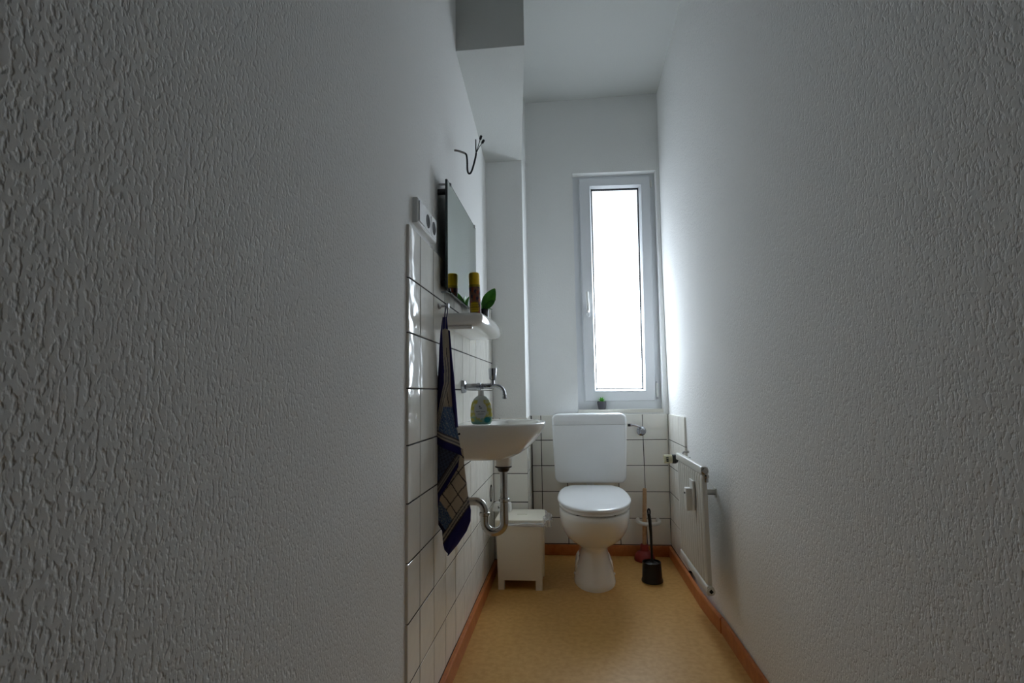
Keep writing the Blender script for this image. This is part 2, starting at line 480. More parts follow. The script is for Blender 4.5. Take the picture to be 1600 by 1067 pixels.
obj('gasket', ring4(inset(G_o, -.001), inset(G_o, .0085), YF+.003, YF+.03, YF+.014), M_gasket, parent=sash, smooth=False)
pane = obj('pane', prism([(x, z) for x, z in inset(G_o, .001)], YF+.018, YF+.024), M_pane, parent=win, smooth=False)
# lever handle on the left stile
hb = empty('handle', (.1265, YF-.017, 1.46), None, None); hb.parent = win; hb.location = Vector((.1265, YF-.017, 1.46))-WLOC[win]
hv = join(xf(loft([[(x, z, 0) for x, z in rrect(-.013, .013, -.034, .034, .012)], [(x, z, .008) for x, z in rrect(-.013, .013, -.034, .034, .012)], [(x*.85, z*.93, .011) for x, z in rrect(-.013, .013, -.034, .034, .012)]]), Matrix.Translation((.1265, YF-.017, 1.462)) @ Matrix.Rotation(PI/2, 4, 'X')))
obj('rose', hv, M_pvc, parent=hb)
obj('lever', tube(catmull([(.1275, YF-.027, 1.462), (.1275, YF-.046, 1.463), (.1272, YF-.056, 1.475), (.1262, YF-.057, 1.50), (.1252, YF-.052, 1.54), (.1245, YF-.05, 1.582)], 5), [.009]*8+[.0095]*8+[.0085]*10, 12), M_white_flat, parent=hb)
# hinge with its screws at the lower right, a small one at the top
hg = empty('hinge', (.532, YF-.006, .91), None, None); hg.parent = win; hg.location = Vector((.532, YF-.006, .91))-WLOC[win]
obj('barrel', join(lathe([(.0062, .925), (.0072, .928), (.0072, 1.005), (.0062, 1.008)], 14, .5315, YF-.008), box(.5245, .5385, YF-.004, YF+.001, .93, 1.0, .001)), M_white_flat, parent=hg)
obj('screw', join(lathe_ax([(.006, 0), (.006, .004), (.003, .006)], (.5335, YF-.001, .915), (0, -1, 0), 10), lathe([(.004, .911), (.004, .923)], 10, .5315, YF-.008)), M_steel, parent=hg)
obj('screw', lathe([(.0035, 1.009), (.0035, 1.017), (.001, 1.019)], 10, .5312, YF-.008), M_steel, parent=hg)
hg2 = obj('hinge', join(lathe([(.005, 2.25), (.006, 2.253), (.006, 2.295), (.005, 2.298)], 12, .548, YF-.008), box(.543, .553, YF-.006, YF+.001, 2.26, 2.29)), M_white_flat, parent=win)
# sill plate
obj('sill', prism([(OPL0+.001, .832), (OPR0-.001, .832), (OPR0-.001, .852), (OPL0+.001, .852)], YB-.002, YF+.001), M_trimtile, parent=win, smooth=False)

# ------------------------------------------------------------------ toilet
TX = .105
def dshape(xc, hw, yf, ym, yb, hb, n=48, e=2.0, rb=.05):
    """plan outline: half ellipse in front, sides drawn in towards a straight rounded back"""
    o = []
    for i in range(n+1):
        a = PI + PI*i/n
        c, s = math.cos(a), math.sin(a)
        o.append((xc + hw*math.copysign(abs(c)**(2/e), c), ym - (ym-yf)*abs(s)**(2/e)))
    m = 10
    for i in range(1, m):           # right side going back
        t = i/m; o.append((xc + hb + (hw-hb)*math.cos(t*PI/2)**1.0, ym + (yb-rb-ym)*math.sin(t*PI/2)))
    for i in range(6):
        a = .5*PI*i/5; o.append((xc+hb-rb+rb*math.cos(a), yb-rb+rb*math.sin(a)))
    for i in range(6):
        a = .5*PI+.5*PI*i/5; o.append((xc-hb+rb-rb*math.sin(a-.5*PI) if False else xc-hb+rb+rb*math.cos(a), yb-rb+rb*math.sin(a)))
    for i in range(m-1, 0, -1):
        t = i/m; o.append((xc - hb - (hw-hb)*math.cos(t*PI/2), ym + (yb-rb-ym)*math.sin(t*PI/2)))
    return o
toilet = empty('toilet', (TX, 2.85, 0), 'white floor-standing ceramic toilet with closed lid in front of the cistern', 'toilet')
secs = [  # z, yf, ym, yb, hw, hb, xoff
    (.000, 2.642, 2.82, 3.02, .104, .100), (.012, 2.640, 2.82, 3.02, .1045, .100), (.030, 2.644, 2.82, 3.02, .100, .094),
    (.060, 2.655, 2.82, 3.02, .092, .088), (.100, 2.672, 2.82, 3.02, .080, .076), (.140, 2.685, 2.82, 3.03, .0705, .068),
    (.165, 2.688, 2.82, 3.03, .0675, .066), (.180, 2.680, 2.81, 3.03, .072, .068), (.195, 2.660, 2.80, 3.03, .086, .075),
    (.215, 2.620, 2.78, 3.03, .110, .088), (.245, 2.560, 2.75, 3.03, .138, .100), (.280, 2.510, 2.73, 3.03, .156, .112),
    (.320, 2.478, 2.72, 3.03, .168, .122), (.360, 2.462, 2.72, 3.03, .173, .128), (.384, 2.458, 2.72, 3.03, .174, .130), (.389, 2.463, 2.72, 3.025, .170, .127)]
rings = [[(x, y, z) for x, y in dshape(TX-.004*(1-z/.39), hw, yf, ym, yb, hb, rb=.03)] for z, yf, ym, yb, hw, hb in secs]
inner = [[(x, y, .388) for x, y in dshape(TX, .135, 2.50, 2.72, 2.95, .10, rb=.03)], [(x, y, .30) for x, y in dshape(TX, .11, 2.53, 2.72, 2.93, .08, rb=.03)], [(x, y, .22) for x, y in dshape(TX, .06, 2.62, 2.74, 2.88, .05, rb=.03)]]
pan = obj('pan', loft(rings+inner), M_ceramic, parent=toilet, auto=60)
# foot flange behind, with its bolt caps
ft = [[(x, y, z) for x, y in dshape(TX-.004, h, 2.80, 2.86, 3.0, h-.004, rb=.02)] for z, h in ((0, .101), (.06, .0985), (.085, .094), (.1, .082), (.105, .06))]
foot = obj('foot', loft(ft), M_ceramic, parent=toilet, auto=60)
for s in (-1, 1):
    obj('bolt_cap', lathe_ax([(.007, 0), (.007, .003), (.003, .006)], (TX-.004+s*.1, 2.835, .028), (s, -.1, 0), 10), M_plastic, parent=foot)
seat_r = [dshape(TX, hw, yf, 2.73, yb, hb, rb=.05) for hw, yf, yb, hb in ((.170, 2.464, 3.0, .118), (.175, 2.456, 3.005, .122), (.176, 2.454, 3.005, .122), (.174, 2.457, 3.0, .12))]
obj('seat', loft([[(x, y, z) for x, y in r] for r, z in zip(seat_r, (.3945, .397, .408, .4115))]), M_seat, parent=toilet, auto=60)
lid_o = dshape(TX, .182, 2.444, 2.73, 3.03, .132, rb=.04)
def sc(o, d, c=(TX, 2.74)):
    r = []
    for x, y in o:
        v = Vector((x-c[0], y-c[1])); l = v.length; v = v*((l-d)/l); r.append((c[0]+v.x, c[1]+v.y))
    return r
lr = []
for d, z in ((.010, .4135), (.002, .4135), (0, .4155), (0, .4225), (.0015, .4255), (.006, .4278), (.014, .4292), (.04, .4312), (.09, .4328), (.13, .4334)):
    lr.append([(x, y, z + .013*max(0, min(1, (y-2.5)/.5))) for x, y in sc(lid_o, d)])
obj('lid', loft(lr), M_seat, parent=toilet, auto=60)
for s in (-1, 1):
    obj('hinge_post', join(lathe([(.012, .388), (.012, .405), (.009, .41)], 14, TX+s*.078, 3.012), lathe_ax([(.009, -.02), (.009, .02)], (TX+s*.078, 3.012, .418), (1, 0, 0), 12)), M_seat, parent=toilet)
for x0, x1, y0, y1 in ((TX-.09, TX-.06, 2.515, 2.53), (TX+.06, TX+.09, 2.515, 2.53), (TX-.06, TX+.06, 2.98, 3.0)):
    obj('rim_bumper', box(x0, x1, y0, y1, .3885, .395), M_gasket, parent=toilet)

# ------------------------------------------------------------------ cistern
cis = empty('cistern', (TX, 3.16, .44), 'white plastic cistern with rounded corners hung on the tiled wall under the window', 'cistern')
yf_, yb_ = 3.085, YB-.001
def cist_ring(x0, x1, z0, z1, r, y): return [(x, y, z) for x, z in rrect(x0, x1, z0, z1, r, 7)]
seam = .771
def tank_solid(z0, z1, rb, rt, w0, w1):
    rs = []
    for y, d in ((yf_, .014), (yf_+.001, .009), (yf_+.004, .004), (yf_+.009, .001), (yf_+.015, 0), (yb_, 0)):
        db = d if rb > .005 else 0; dt = d if rt > .005 else 0
        pts = rrect(-w1+d, w1-d, z0+db, z1-dt, (max(rb-d, .002), max(rb-d, .002), max(rt-d, .002), max(rt-d, .002)), 7)
        q = []
        for x, z in pts:
            t = (z-z0)/(z1-z0); k = (w0+(w1-w0)*t)/w1
            q.append((TX+x*k, y, z))
        rs.append(q)
    return loft(rs)
obj('tank', tank_solid(.4385, seam-.0015, .04, .002, .2015, .2145), M_plastic, parent=cis, auto=50)
obj('tank_lid', tank_solid(seam, .834, .002, .034, .2155, .2155), M_plastic, parent=cis, auto=50)
obj('flush_pipe', tube([(TX, 3.16, .437), (TX, 3.16, .40), (TX, 3.13, .36), (TX, 3.05, .345), (TX, 3.03, .345)], .021, 14), M_plastic, parent=cis)

# angle valve beside the cistern
av = empty('angle_valve', (.419, YB, .722), 'small chrome angle valve with a curved pipe right of the cistern', 'valve')
obj('rosette', lathe_ax([(.028, 0), (.028, .003), (.022, .010), (.012, .014)], (.419, YB, .722), (0, -1, 0), 24), M_chrome, parent=av)
obj('knob', join(lathe_ax([(.008, 0), (.008, .02), (.017, .021), (.0185, .026), (.0185, .042), (.015, .046)], (.420, YB-.012, .723), (0, -1, 0), 10)), M_chrome, parent=av)
obj('pipe', tube(catmull([(.416, YB-.022, .735), (.407, YB-.028, .747), (.385, YB-.03, .756), (.362, YB-.03, .759), (.345, YB-.03, .7595)], 5), .0052, 10), M_chrome, parent=av)
obj('nut', join(lathe_ax([(.008, 0), (.0095, .002), (.0095, .014), (.008, .016)], (.337, YB-.03, .7595), (1, 0, 0), 6)), M_black, parent=av)
obj('ferrule', lathe_ax([(.0075, 0), (.0075, .01), (.006, .012)], (.352, YB-.03, .7595), (1, 0, 0), 8), M_chrome, parent=av)

# ------------------------------------------------------------------ succulent on the sill
su = empty('potted_succulent', (.1925, 3.268, .852), 'tiny green succulent in a dark grey pot on the window sill', 'plant')
obj('pot', lathe([(.019, 0), (.022, .004), (.0265, .03), (.0275, .047), (.0265, .049), (.0245, .048), (.024, .042)], 24, .1925, 3.268, .852), M_potgrey, parent=su)
def leaf_shape(L, W, th, curl, n=6, seg=6, tip=.06):
    rs = []
    for i in range(n+1):
        t = i/n; wd = W*(math.sin(PI*min(1, t*.88+.12))**.8)*(1 if t < 1 else tip)
        ht = th*(math.sin(PI*min(1, t*.85+.15)))
        c = Vector((0, L*t, curl*L*t*t)); rs.append([(c.x+wd*math.cos(2*PI*j/seg), c.y, c.z+ht*math.sin(2*PI*j/seg)) for j in range(seg)])
    return loft(rs)
for ringn, (cnt, elev, L) in enumerate(((7, .35, .026), (6, .8, .027), (4, 1.2, .026))):
    for i in range(cnt):
        a = 2*PI*i/cnt + ringn*.5
        mm = Matrix.Translation((.1925, 3.268, .897+ringn*.003)) @ Matrix.Rotation(a, 4, 'Z') @ Matrix.Rotation(elev, 4, 'X')
        obj('leaf', xf(leaf_shape(L, .0058, .0032, -.1), mm), M_succ, parent=su)
obj('soil', lathe([(.0238, .041), (.001, .043)], 20, .1925, 3.268, .852), M_soil, parent=su)

# ------------------------------------------------------------------ pedal-free bin in the corner
bx0, bx1, by0, by1 = -.378, -.158, 2.655, 2.885
bn = empty('waste_bin', (-.268, 2.77, 0), 'ivory plastic waste bin with flat lid and stubby feet beside the toilet', 'bin')
def bin_body():
    def rc_(x0, x1, y0, y1, z, r=.012):
        return [(x, y, z) for x, y in rrect(x0, x1, y0, y1, r, 4)]
    k = .010
    rs = [rc_(bx0+.0, bx1-.0, by0, by1, .046), rc_(bx0-.0045, bx1+.0045, by0-.003, by1+.003, .19), rc_(bx0-.009, bx1+.009, by0-.006, by1+.006, .318)]
    return loft(rs)
def bin_foot(x0, x1, y0, y1):
    return loft([[(x, y, z) for x, y in rrect(x0, x1, y0, y1, .005, 3)] for z in (0, .048)])
obj('body', bin_body(), M_ivory, parent=bn)
for fx in ((bx0+.001, bx0+.033), (bx1-.034, bx1-.001)):
    for fy in ((by0+.0005, by0+.03), (by1-.03, by1-.0005)):
        obj('foot', bin_foot(fx[0], fx[1], fy[0], fy[1]), M_ivory, parent=bn)
lidr = []
for d, z in ((-.009, .3185), (-.012, .320), (-.012, .331), (-.010, .334), (-.002, .3365), (.02, .3385), (.06, .340)):
    lidr.append([(x, y, z) for x, y in rrect(bx0+d, bx1-d, by0+d*.8, by1-d*.8, max(.014-d*.4, .004), 4)])
lidb = obj('lid', loft(lidr), M_ivory, parent=bn)
obj('lid_grip', box(-.285, -.235, 2.745, 2.765, .3395, .342, .001), M_ivory, parent=lidb)
def crumple(x0, x1, y0, y1, z0, z1, n=14, m=8, seed=3):
    rnd = random.Random(seed)
    def fn(u, v):
        x = x0+(x1-x0)*v + rnd.uniform(-.006, .006); y = y0+(y1-y0)*u
        z = z0+(z1-z0)*(.5+.5*math.sin(v*3+u*9)) + rnd.uniform(-.008, .008)
        return (x, y+rnd.uniform(-.006, .006), z)
    return grid(fn, n, m)
obj('liner', join(crumple(bx1+.0125, bx1+.048, by0-.012, by1-.03, .288, .340), crumple(bx0+.06, bx1+.012, by0-.0205, by0-.0195, .312, .321, 16, 2, 9)), M_film, parent=bn, smooth=False)

# white packet on the lid behind the drain pipe
pk = empty('packet', (-.378, 2.80, .3405), 'small white packet with a dark printed mark behind the drain pipe', 'packet')
pv = xf(box(-.05, .05, -.02, .02, 0, .047, .007, 3), Matrix.Translation((-.372, 2.82, .3395)) @ Matrix.Rotation(-.12, 4, 'Z'))
pv = ([(x + (.014 if x < -.36 else -.004)*max(0, (z-.35)/.06), y, z) for x, y, z in pv[0]], pv[1])
obj('wrapper', pv, M_white_flat, parent=pk)
obj('print', join(box(-.3925, -.3885, 2.8006, 2.8022, .357, .369), box(-.3875, -.380, 2.8000, 2.8015, .359, .3625), box(-.383, -.3795, 2.7998, 2.8012, .355, .365)), M_black, parent=pk)

# ------------------------------------------------------------------ plunger, brush, ring
pg = empty('plunger', (.399, 3.157, 0), 'red rubber plunger with a wooden handle standing by the far wall', 'plunger')
obj('cup', lathe([(.052, 0), (.0545, .006), (.053, .018), (.047, .034), (.036, .047), (.024, .054), (.021, .062), (.021, .085), (.018, .089)], 28, .399, 3.157, sx=1.08, sy=1.08), M_red, parent=pg)
obj('handle', tube([(.4005, 3.157, .086), (.409, 3.171, .25), (.417, 3.184, .39), (.4172, 3.1845, .397)], [.012, .012, .0115, .008], 16), M_beech, parent=pg)
rg = empty('brush_ring', (.435, YB, .2), 'white open plastic ring bracket on the far wall tiles', 'holder')
pr = catmull([(.378, YB-.002, .205), (.373, YB-.020, .205), (.377, YB-.055, .204), (.398, YB-.092, .203), (.435, YB-.105, .203), (.472, YB-.092, .203), (.493, YB-.055, .204), (.497, YB-.020, .205), (.492, YB-.002, .205)], 6)
obj('ring', tube(pr, .011, 12), M_white_flat, parent=rg)
for x in (.378, .492):
    obj('mount', lathe_ax([(.013, 0), (.013, .006), (.009, .012)], (x, YB, .205), (0, -1, 0), 14), M_white_flat, parent=rg)
tb = empty('toilet_brush', (.389, 2.815, 0), 'black toilet brush standing in its black tapered holder', 'brush')
obj('holder', lathe([(.048, 0), (.0535, .003), (.0535, .010), (.0495, .022), (.0465, .09), (.0465, .097), (.0435, .098), (.0425, .09), (.040, .03)], 32, .389, 2.815), M_black, parent=tb)
obj('splash_disc', lathe([(.031, .088), (.033, .091), (.012, .097), (.007, .11)], 24, .391, 2.815), M_black, parent=tb)
hp = [(.391, 2.815, .10), (.3915, 2.815, .16), (.391, 2.815, .24), (.3885, 2.815, .30), (.3845, 2.815, .335)]
obj('handle', join(tube(hp, [.0055, .006, .0072, .0085, .0085], 12), tube(catmull([(.381, 2.815, .335), (.3805, 2.815, .350), (.3855, 2.815, .358), (.3905, 2.815, .350), (.3905, 2.815, .333)], 5), .0042, 8)), M_black, parent=tb)

# ------------------------------------------------------------------ radiator
rad = empty('radiator', (.50, 2.33, .20), 'white flat panel radiator on the right wall', 'radiator')
RY0, RY1 = 2.095, 2.57
RX = .5005
def header(z0, z1):
    o = rrect(RX-.0135, RX+.0135, z0, z1, (.006, .010, .010, .006), 4)
    return loft([[(x, y, z) for x, z in o] for y in (RY0, RY1)])
obj('top_header', header(.636, .669), M_enamel, parent=rad)
obj('bottom_header', header(.198, .231), M_enamel, parent=rad)
obj('back_sheet', box(RX+.004, RX+.008, RY0+.008, RY1-.008, .222, .645), M_enamel, parent=rad, smooth=False)
nch = 12; pitch_r = (RY1-RY0-.012)/nch
ch_me = None
for i in range(nch):
    yc = RY0+.006+pitch_r*(i+.5)
    if ch_me is None:
        rs = []
        for z, k in ((.226, .55), (.236, .9), (.244, 1), (.618, 1), (.630, .85), (.640, .5)):
            hw_, dp = pitch_r*.465*(.75+.25*k), .0165*k
            rs.append([(RX+.006-(dp+.002)*max(0, math.sin(a))**.38, yc+hw_*math.cos(a), z) for a in [PI*j/8 for j in range(9)]] + [(RX+.0075, yc-hw_, z), (RX+.0075, yc+hw_, z)])
        ch0 = obj('channel', loft(rs), M_enamel, parent=rad); ch_me = ch0.data; loc0 = ch0.location.copy()
    else:
        c = ch0.copy(); COL.objects.link(c); c.location = loc0 + Vector((0, pitch_r*i, 0))
obj('end_plug', lathe_ax([(.0125, 0), (.0135, .002), (.0135, .007), (.009, .009), (.0085, .006), (.002, .006)], (RX, RY0+.001, .6525), (0, -1, 0), 20), M_dullchrome, parent=rad)
obj('vent_screw', join(lathe_ax([(.0085, 0), (.0085, .004), (.004, .006)], (RX+.006, RY0-.001, .633), (0, -1, 0), 12), box(RX-.001, RX+.012, RY0-.003, RY0+.01, .61, .632, .002)), M_dullchrome, parent=rad)
bp_ = obj('bottom_plug', lathe_ax([(.0135, 0), (.015, .002), (.015, .007), (.0095, .008)], (RX, RY0+.001, .2145), (0, -1, 0), 20), M_enamel, parent=rad)
obj('socket', lathe_ax([(.0085, 0), (.0085, .0008)], (RX, RY0-.0068, .2145), (0, -1, 0), 4), M_dark, parent=bp_)
obj('far_plug', lathe_ax([(.0125, 0), (.0135, .002), (.0135, .008), (.008, .01)], (RX-.004, RY1-.02, .215), (-1, 0, 0), 14), M_enamel, parent=rad)
for y in (2.295, 2.50):
    obj('bracket', join(box(RX+.006, .5865, y-.016, y+.016, .530, .534), box(RX+.006, .5865, y-.016, y-.012, .530, .552), box(.5835, .5885, y-.018, y+.018, .520, .556)), M_enamel, parent=rad, smooth=False)
obj('rear_elbow', join(tube(catmull([(RX+.008, RY1-.05, .668), (RX+.012, RY1-.05, .676), (RX+.03, RY1-.05, .677)], 4), .004, 8), lathe_ax([(.006, 0), (.006, .008)], (RX+.028, RY1-.05, .677), (1, 0, 0), 8)), M_dullchrome, parent=rad)

# thermostatic valve at the far top end
tv = empty('thermostat_valve', (.49, 2.62, .62), 'cream thermostat valve with black collar at the far radiator end', 'valve')
YV = 2.625
obj('head', lathe_ax([(.018, 0), (.0205, .002), (.0205, .037), (.019, .039)], (.4395, YV, .633), (1, 0, 0), 24), mat('cream_valve_plastic', 'cfcaa8', .4), parent=tv)
obj('dial_window', join(box(.449, .459, YV-.0215, YV-.0195, .622, .6285), box(.449, .459, YV-.0215, YV-.0195, .631, .637), box(.449, .459, YV-.0215, YV-.0195, .6395, .6445)), M_black, parent=tv)
obj('collar', lathe_ax([(.0215, 0), (.022, .002), (.022, .018), (.018, .020), (.018, .030), (.015, .032)], (.478, YV, .633), (1, 0, 0), 10), M_black, parent=tv)
obj('valve_body', join(tube([(.506, YV, .633), (.528, YV, .636)], .008, 10), tube(catmull([(.517, YV, .634), (.512, 2.60, .645), (.504, 2.585, .652), (RX, RY1-.004, .6525)], 4), .0085, 10), tube([(.522, YV, .634), (.5645, YV, .634)], .0075, 10)), M_dullchrome, parent=tv)

# heat meter clipped on the radiator
hm = empty('heat_meter', (.478, 2.255, .475), 'white heat meter clipped to the radiator front', 'meter')
obj('case', box(.4545, .478, 2.225, 2.262, .477, .565, .003, 2), M_white_flat, parent=hm)
obj('back_plate', box(.4775, .4855, 2.205, 2.270, .484, .598, .002, 2), M_enamel, parent=hm)
obj('seal', lathe_ax([(.004, 0), (.004, .003)], (.4545, 2.245, .545), (-1, 0, 0), 10), M_black, parent=hm)

# ------------------------------------------------------------------ mirror
mi = empty('mirror', (-.408, 2.0, 1.312), 'frameless rectangular mirror with dark green edge on the left wall', 'mirror')
MX = -.4035
my0, my1, mz0, mz1 = 1.722, 2.275, 1.312, 1.700
obj('glass', box(MX-.008, MX-.0004, my0, my1, mz0, mz1+.004), M_glassedge, parent=mi, smooth=False)
obj('silvering', quad((MX, my0+.004, mz0+.004), (MX, my1-.003, mz0+.004), (MX, my1-.003, mz1), (MX, my0+.004, mz1)), M_mirror, parent=mi, smooth=False)
for (y, z) in ((my0+.03, mz0+.003), (my1-.04, mz0+.003)):
    obj('clip', join(box(MX-.030, MX+.003, y-.009, y+.009, mz0-.004, mz0), box(MX+.0005, MX+.003, y-.009, y+.009, mz0-.004, mz0+.010)), M_chrome, parent=mi, smooth=False)
for (y, z) in ((my0+.05, mz1), (my1-.03, mz1)):
    obj('clip', join(box(MX-.04, MX+.0025, y-.007, y+.007, mz1+.0045, mz1+.0075), box(MX+.0005, MX+.0025, y-.007, y+.007, mz1-.004, mz1+.0075)), M_steel, parent=mi, smooth=False)
for y in (my0+.03, my1-.05):
    for z in (mz0+.03, mz1-.03):
        obj('standoff', lathe_ax([(.011, 0), (.011, .034)], (MX-.042, y, z), (1, 0, 0), 12), M_black, parent=mi)

# ------------------------------------------------------------------ shelf
sh = empty('ceramic_shelf', (-.37, 2.05, 1.19), 'white ceramic shelf under the mirror holding the spray can', 'shelf')
def shelf_solid():
    sy0, sy1 = 1.786, 2.325
    def outline(dx, dy):
        o = [(XL, sy0+dy), (-.34-dx, sy0+dy)]
        xe = -.298-dx
        for i in range(8):
            a = -.5*PI + .5*PI*i/7
            o.append((xe-.03+.03*math.cos(a), sy0+dy+.03+.03*math.sin(a)))
        for i in range(1, 6):
            t = i/6; o.append((xe + .012*math.sin(t*PI), sy0+dy+.03+(sy1-sy0-2*dy-.06)*t))
        for i in range(8):
            a = .5*PI*i/7
            o.append((xe-.03+.03*math.cos(a), sy1-dy-.03+.03*math.sin(a)))
        o += [(XL, sy1-dy)]
        return o
    rs = []
    for z, dx, dy in ((1.196, .045, .055), (1.197, .03, .03), (1.201, .016, .012), (1.208, .006, .004), (1.218, .001, .001), (1.232, 0, 0), (1.2395, .001, .001), (1.2415, .004, .003), (1.2405, .008, .008), (1.237, .012, .012)):
        rs.append([(x, y, z) for x, y in outline(dx, dy)])
    return loft(rs)
obj('slab', shelf_solid(), M_ceramic, parent=sh, auto=60)
obj('rib', box(XL, -.335, 1.80, 1.818, 1.186, 1.199, .004, 2), M_ceramic, parent=sh)

# spray can
can = empty('spray_can', (-.3545, 1.985, 1.2375), 'yellow capped air freshener spray can on the white shelf', 'can')
tilt = Matrix.Translation((-.3545, 1.985, 1.2375)) @ Matrix.Scale(.9, 4) @ Matrix.Rotation(-.035, 4, 'Y')
M_canprint = attr_mat('printed_can', .35)
cprof = [(.0225, 0), (.0245, .003)] + [(.0245, .003+.155*i/40) for i in range(1, 41)]
cb = obj('body', xf(lathe(cprof, 40), tilt), M_canprint, parent=can)
def can_col(p, i):
    q = tilt.inverted() @ p; h = q.z/.158; a = math.atan2(q.x, -q.y)
    if h > .93: return 'b59a2a'
    if .22 < h < .52 and abs(a) < .95*math.sqrt(max(0, 1-((h-.36)/.17)**2)):
        return 'c2a31e' if int(h*52) % 2 else '8e7417'
    r = math.sin(a*7+h*11)+math.sin(h*23-a*5)
    if h < .2: return 'a8533c' if r > .5 else '7f6a55'
    return '9c4a34' if r > .9 else ('3a3448' if r < -.9 else '7d5a4a')
paint(cb, can_col)
obj('cap', xf(lathe([(.0235, .156), (.0238, .160), (.0238, .20), (.0225, .209), (.018, .213), (.004, .214)], 32), tilt), M_yellow, parent=can)
obj('base_rim', xf(lathe([(.0215, -.0005), (.0245, .0005), (.0245, .004), (.0235, .004)], 32), tilt), M_steel, parent=can)

# plant on the shelf
pp = empty('potted_plant', (-.372, 2.225, 1.2375), 'leafy green houseplant in a small black pot on the white shelf', 'plant')
obj('pot', lathe([(.024, 0), (.026, .003), (.0315, .07), (.033, .083), (.0315, .085), (.0295, .082), (.029, .076)], 28, -.372, 2.225, 1.2375), M_potblack, parent=pp)
obj('soil', lathe([(.029, .073), (.001, .078)], 20, -.372, 2.225, 1.2375), M_soil, parent=pp)
def big_leaf(p0, p1, w_, normal, bend=.012, n=10, m=6):
    p0, p1 = Vector(p0), Vector(p1); d = p1-p0; nn = Vector(normal).normalized(); s = d.cross(nn).normalized(); nn = s.cross(d).normalized()
    def fn(u, v):
        wd = w_*math.sin(PI*(v*.97+.015))**.75*(1-.25*v)
        x = (u-.5)*2
        return tuple(p0 + d*v + s*(x*wd) + nn*(bend*math.sin(PI*v) + abs(x)*wd*.28))
    g = grid(fn, m, n); b = ([tuple(Vector(v)-nn*.0012) for v in g[0]], g[1]); return join(g, b)
for p0, p1, wd, nrm in (((-.360, 2.215, 1.320), (-.309, 2.20, 1.409), .031, (.25, -.95, .15)), ((-.362, 2.21, 1.318), (-.304, 2.19, 1.357), .012, (.3, -.5, .8)),
                        ((-.375, 2.235, 1.32), (-.350, 2.29, 1.40), .017, (.7, -.5, .4)), ((-.38, 2.22, 1.318), (-.392, 2.175, 1.375), .013, (.3, -.9, .5))):
    obj('leaf', big_leaf(p0, p1, wd, nrm), M_leaf, parent=pp)
obj('stem', join(tube([(-.372, 2.225, 1.312), (-.358, 2.213, 1.325)], .002, 6), tube(catmull([(-.365, 2.222, 1.313), (-.345, 2.213, 1.325), (-.322, 2.205, 1.319)], 4), .0014, 6)), M_leaf, parent=pp)

# ------------------------------------------------------------------ sockets and switch
so = empty('socket_panel', (-.428, 1.545, 1.455), 'white triple panel with one switch and two sockets above the tiles', 'socket')
X0 = -.4405; XF = -.4245
sy = [1.436, 1.508, 1.580, 1.652]
obj('frame', loft([[(x, y, z) for y, z in rrect(sy[0]+d, sy[3]-d, 1.455+d, 1.532-d, .003, 2)] for x, d in ((X0-.003, 0), (XF-.003, 0), (XF, .0025))]), M_plastic, parent=so, auto=25)
obj('rocker', loft([[(x, y, z) for y, z in rrect(sy[0]+.0085, sy[1]-.006, 1.4625, 1.5245, .002, 2)] for x in (XF-.002, XF+.003, XF+.0045)]), M_plastic, parent=so, auto=25)
for k in (1, 2):
    yc = (sy[k]+sy[k+1])/2
    s_ = obj('socket', loft([[(x, y, z) for y, z in rrect(yc-.031, yc+.031, 1.4625, 1.5245, .003, 2)] for x in (XF-.001, XF+.0012)]), M_plastic, parent=so, auto=25)
    obj('recess', lathe_ax([(.0215, 0), (.0215, .0005), (.020, .0006), (.0195, .0003)], (XF+.0012, yc, 1.4935), (1, 0, 0), 28), mat('recess_shadow_grey', '1c1b1b', .7) if k == 1 else bpy.data.materials['recess_shadow_grey'], parent=s_)

# ------------------------------------------------------------------ lamp cable stub
cb_ = empty('cable_stub', (-.445, 2.039, 1.961), 'bare black cable stub sticking out of the wall above the mirror', 'cable')
obj('jacket', tube(catmull([(-.452, 2.039, 1.961), (-.441, 2.039, 1.9605), (-.418, 2.039, 1.953), (-.402, 2.039, 1.945)], 5), .0042, 10), M_copper, parent=cb_)
obj('sheath', tube(catmull([(-.408, 2.039, 1.949), (-.398, 2.039, 1.940), (-.3945, 2.039, 1.915), (-.3935, 2.039, 1.875), (-.3885, 2.039, 1.859), (-.379, 2.039, 1.862), (-.369, 2.039, 1.888), (-.3595, 2.039, 1.925), (-.3565, 2.039, 1.944)], 5), .0038, 10), M_wire, parent=cb_)
obj('wire', tube([(-.3565, 2.039, 1.943), (-.3575, 2.038, 1.97), (-.3572, 2.038, 2.002)], [.0028, .0026, .0022], 8), M_wire, parent=cb_)
for (a, b) in (((-.346, 2.035, 1.975), (-.338, 2.03, 1.995)), ((-.3435, 2.04, 1.970), (-.3325, 2.042, 1.985))):
    obj('wire', tube([(-.3565, 2.039, 1.943), a, b], .0017, 8), M_wire, parent=cb_)
    d = Vector(b)-Vector((-.3565, 2.039, 1.943))
    obj('connector', lathe_ax([(.003, 0), (.0055, .003), (.0055, .016), (.003, .018)], b, d, 10), M_black, parent=cb_)

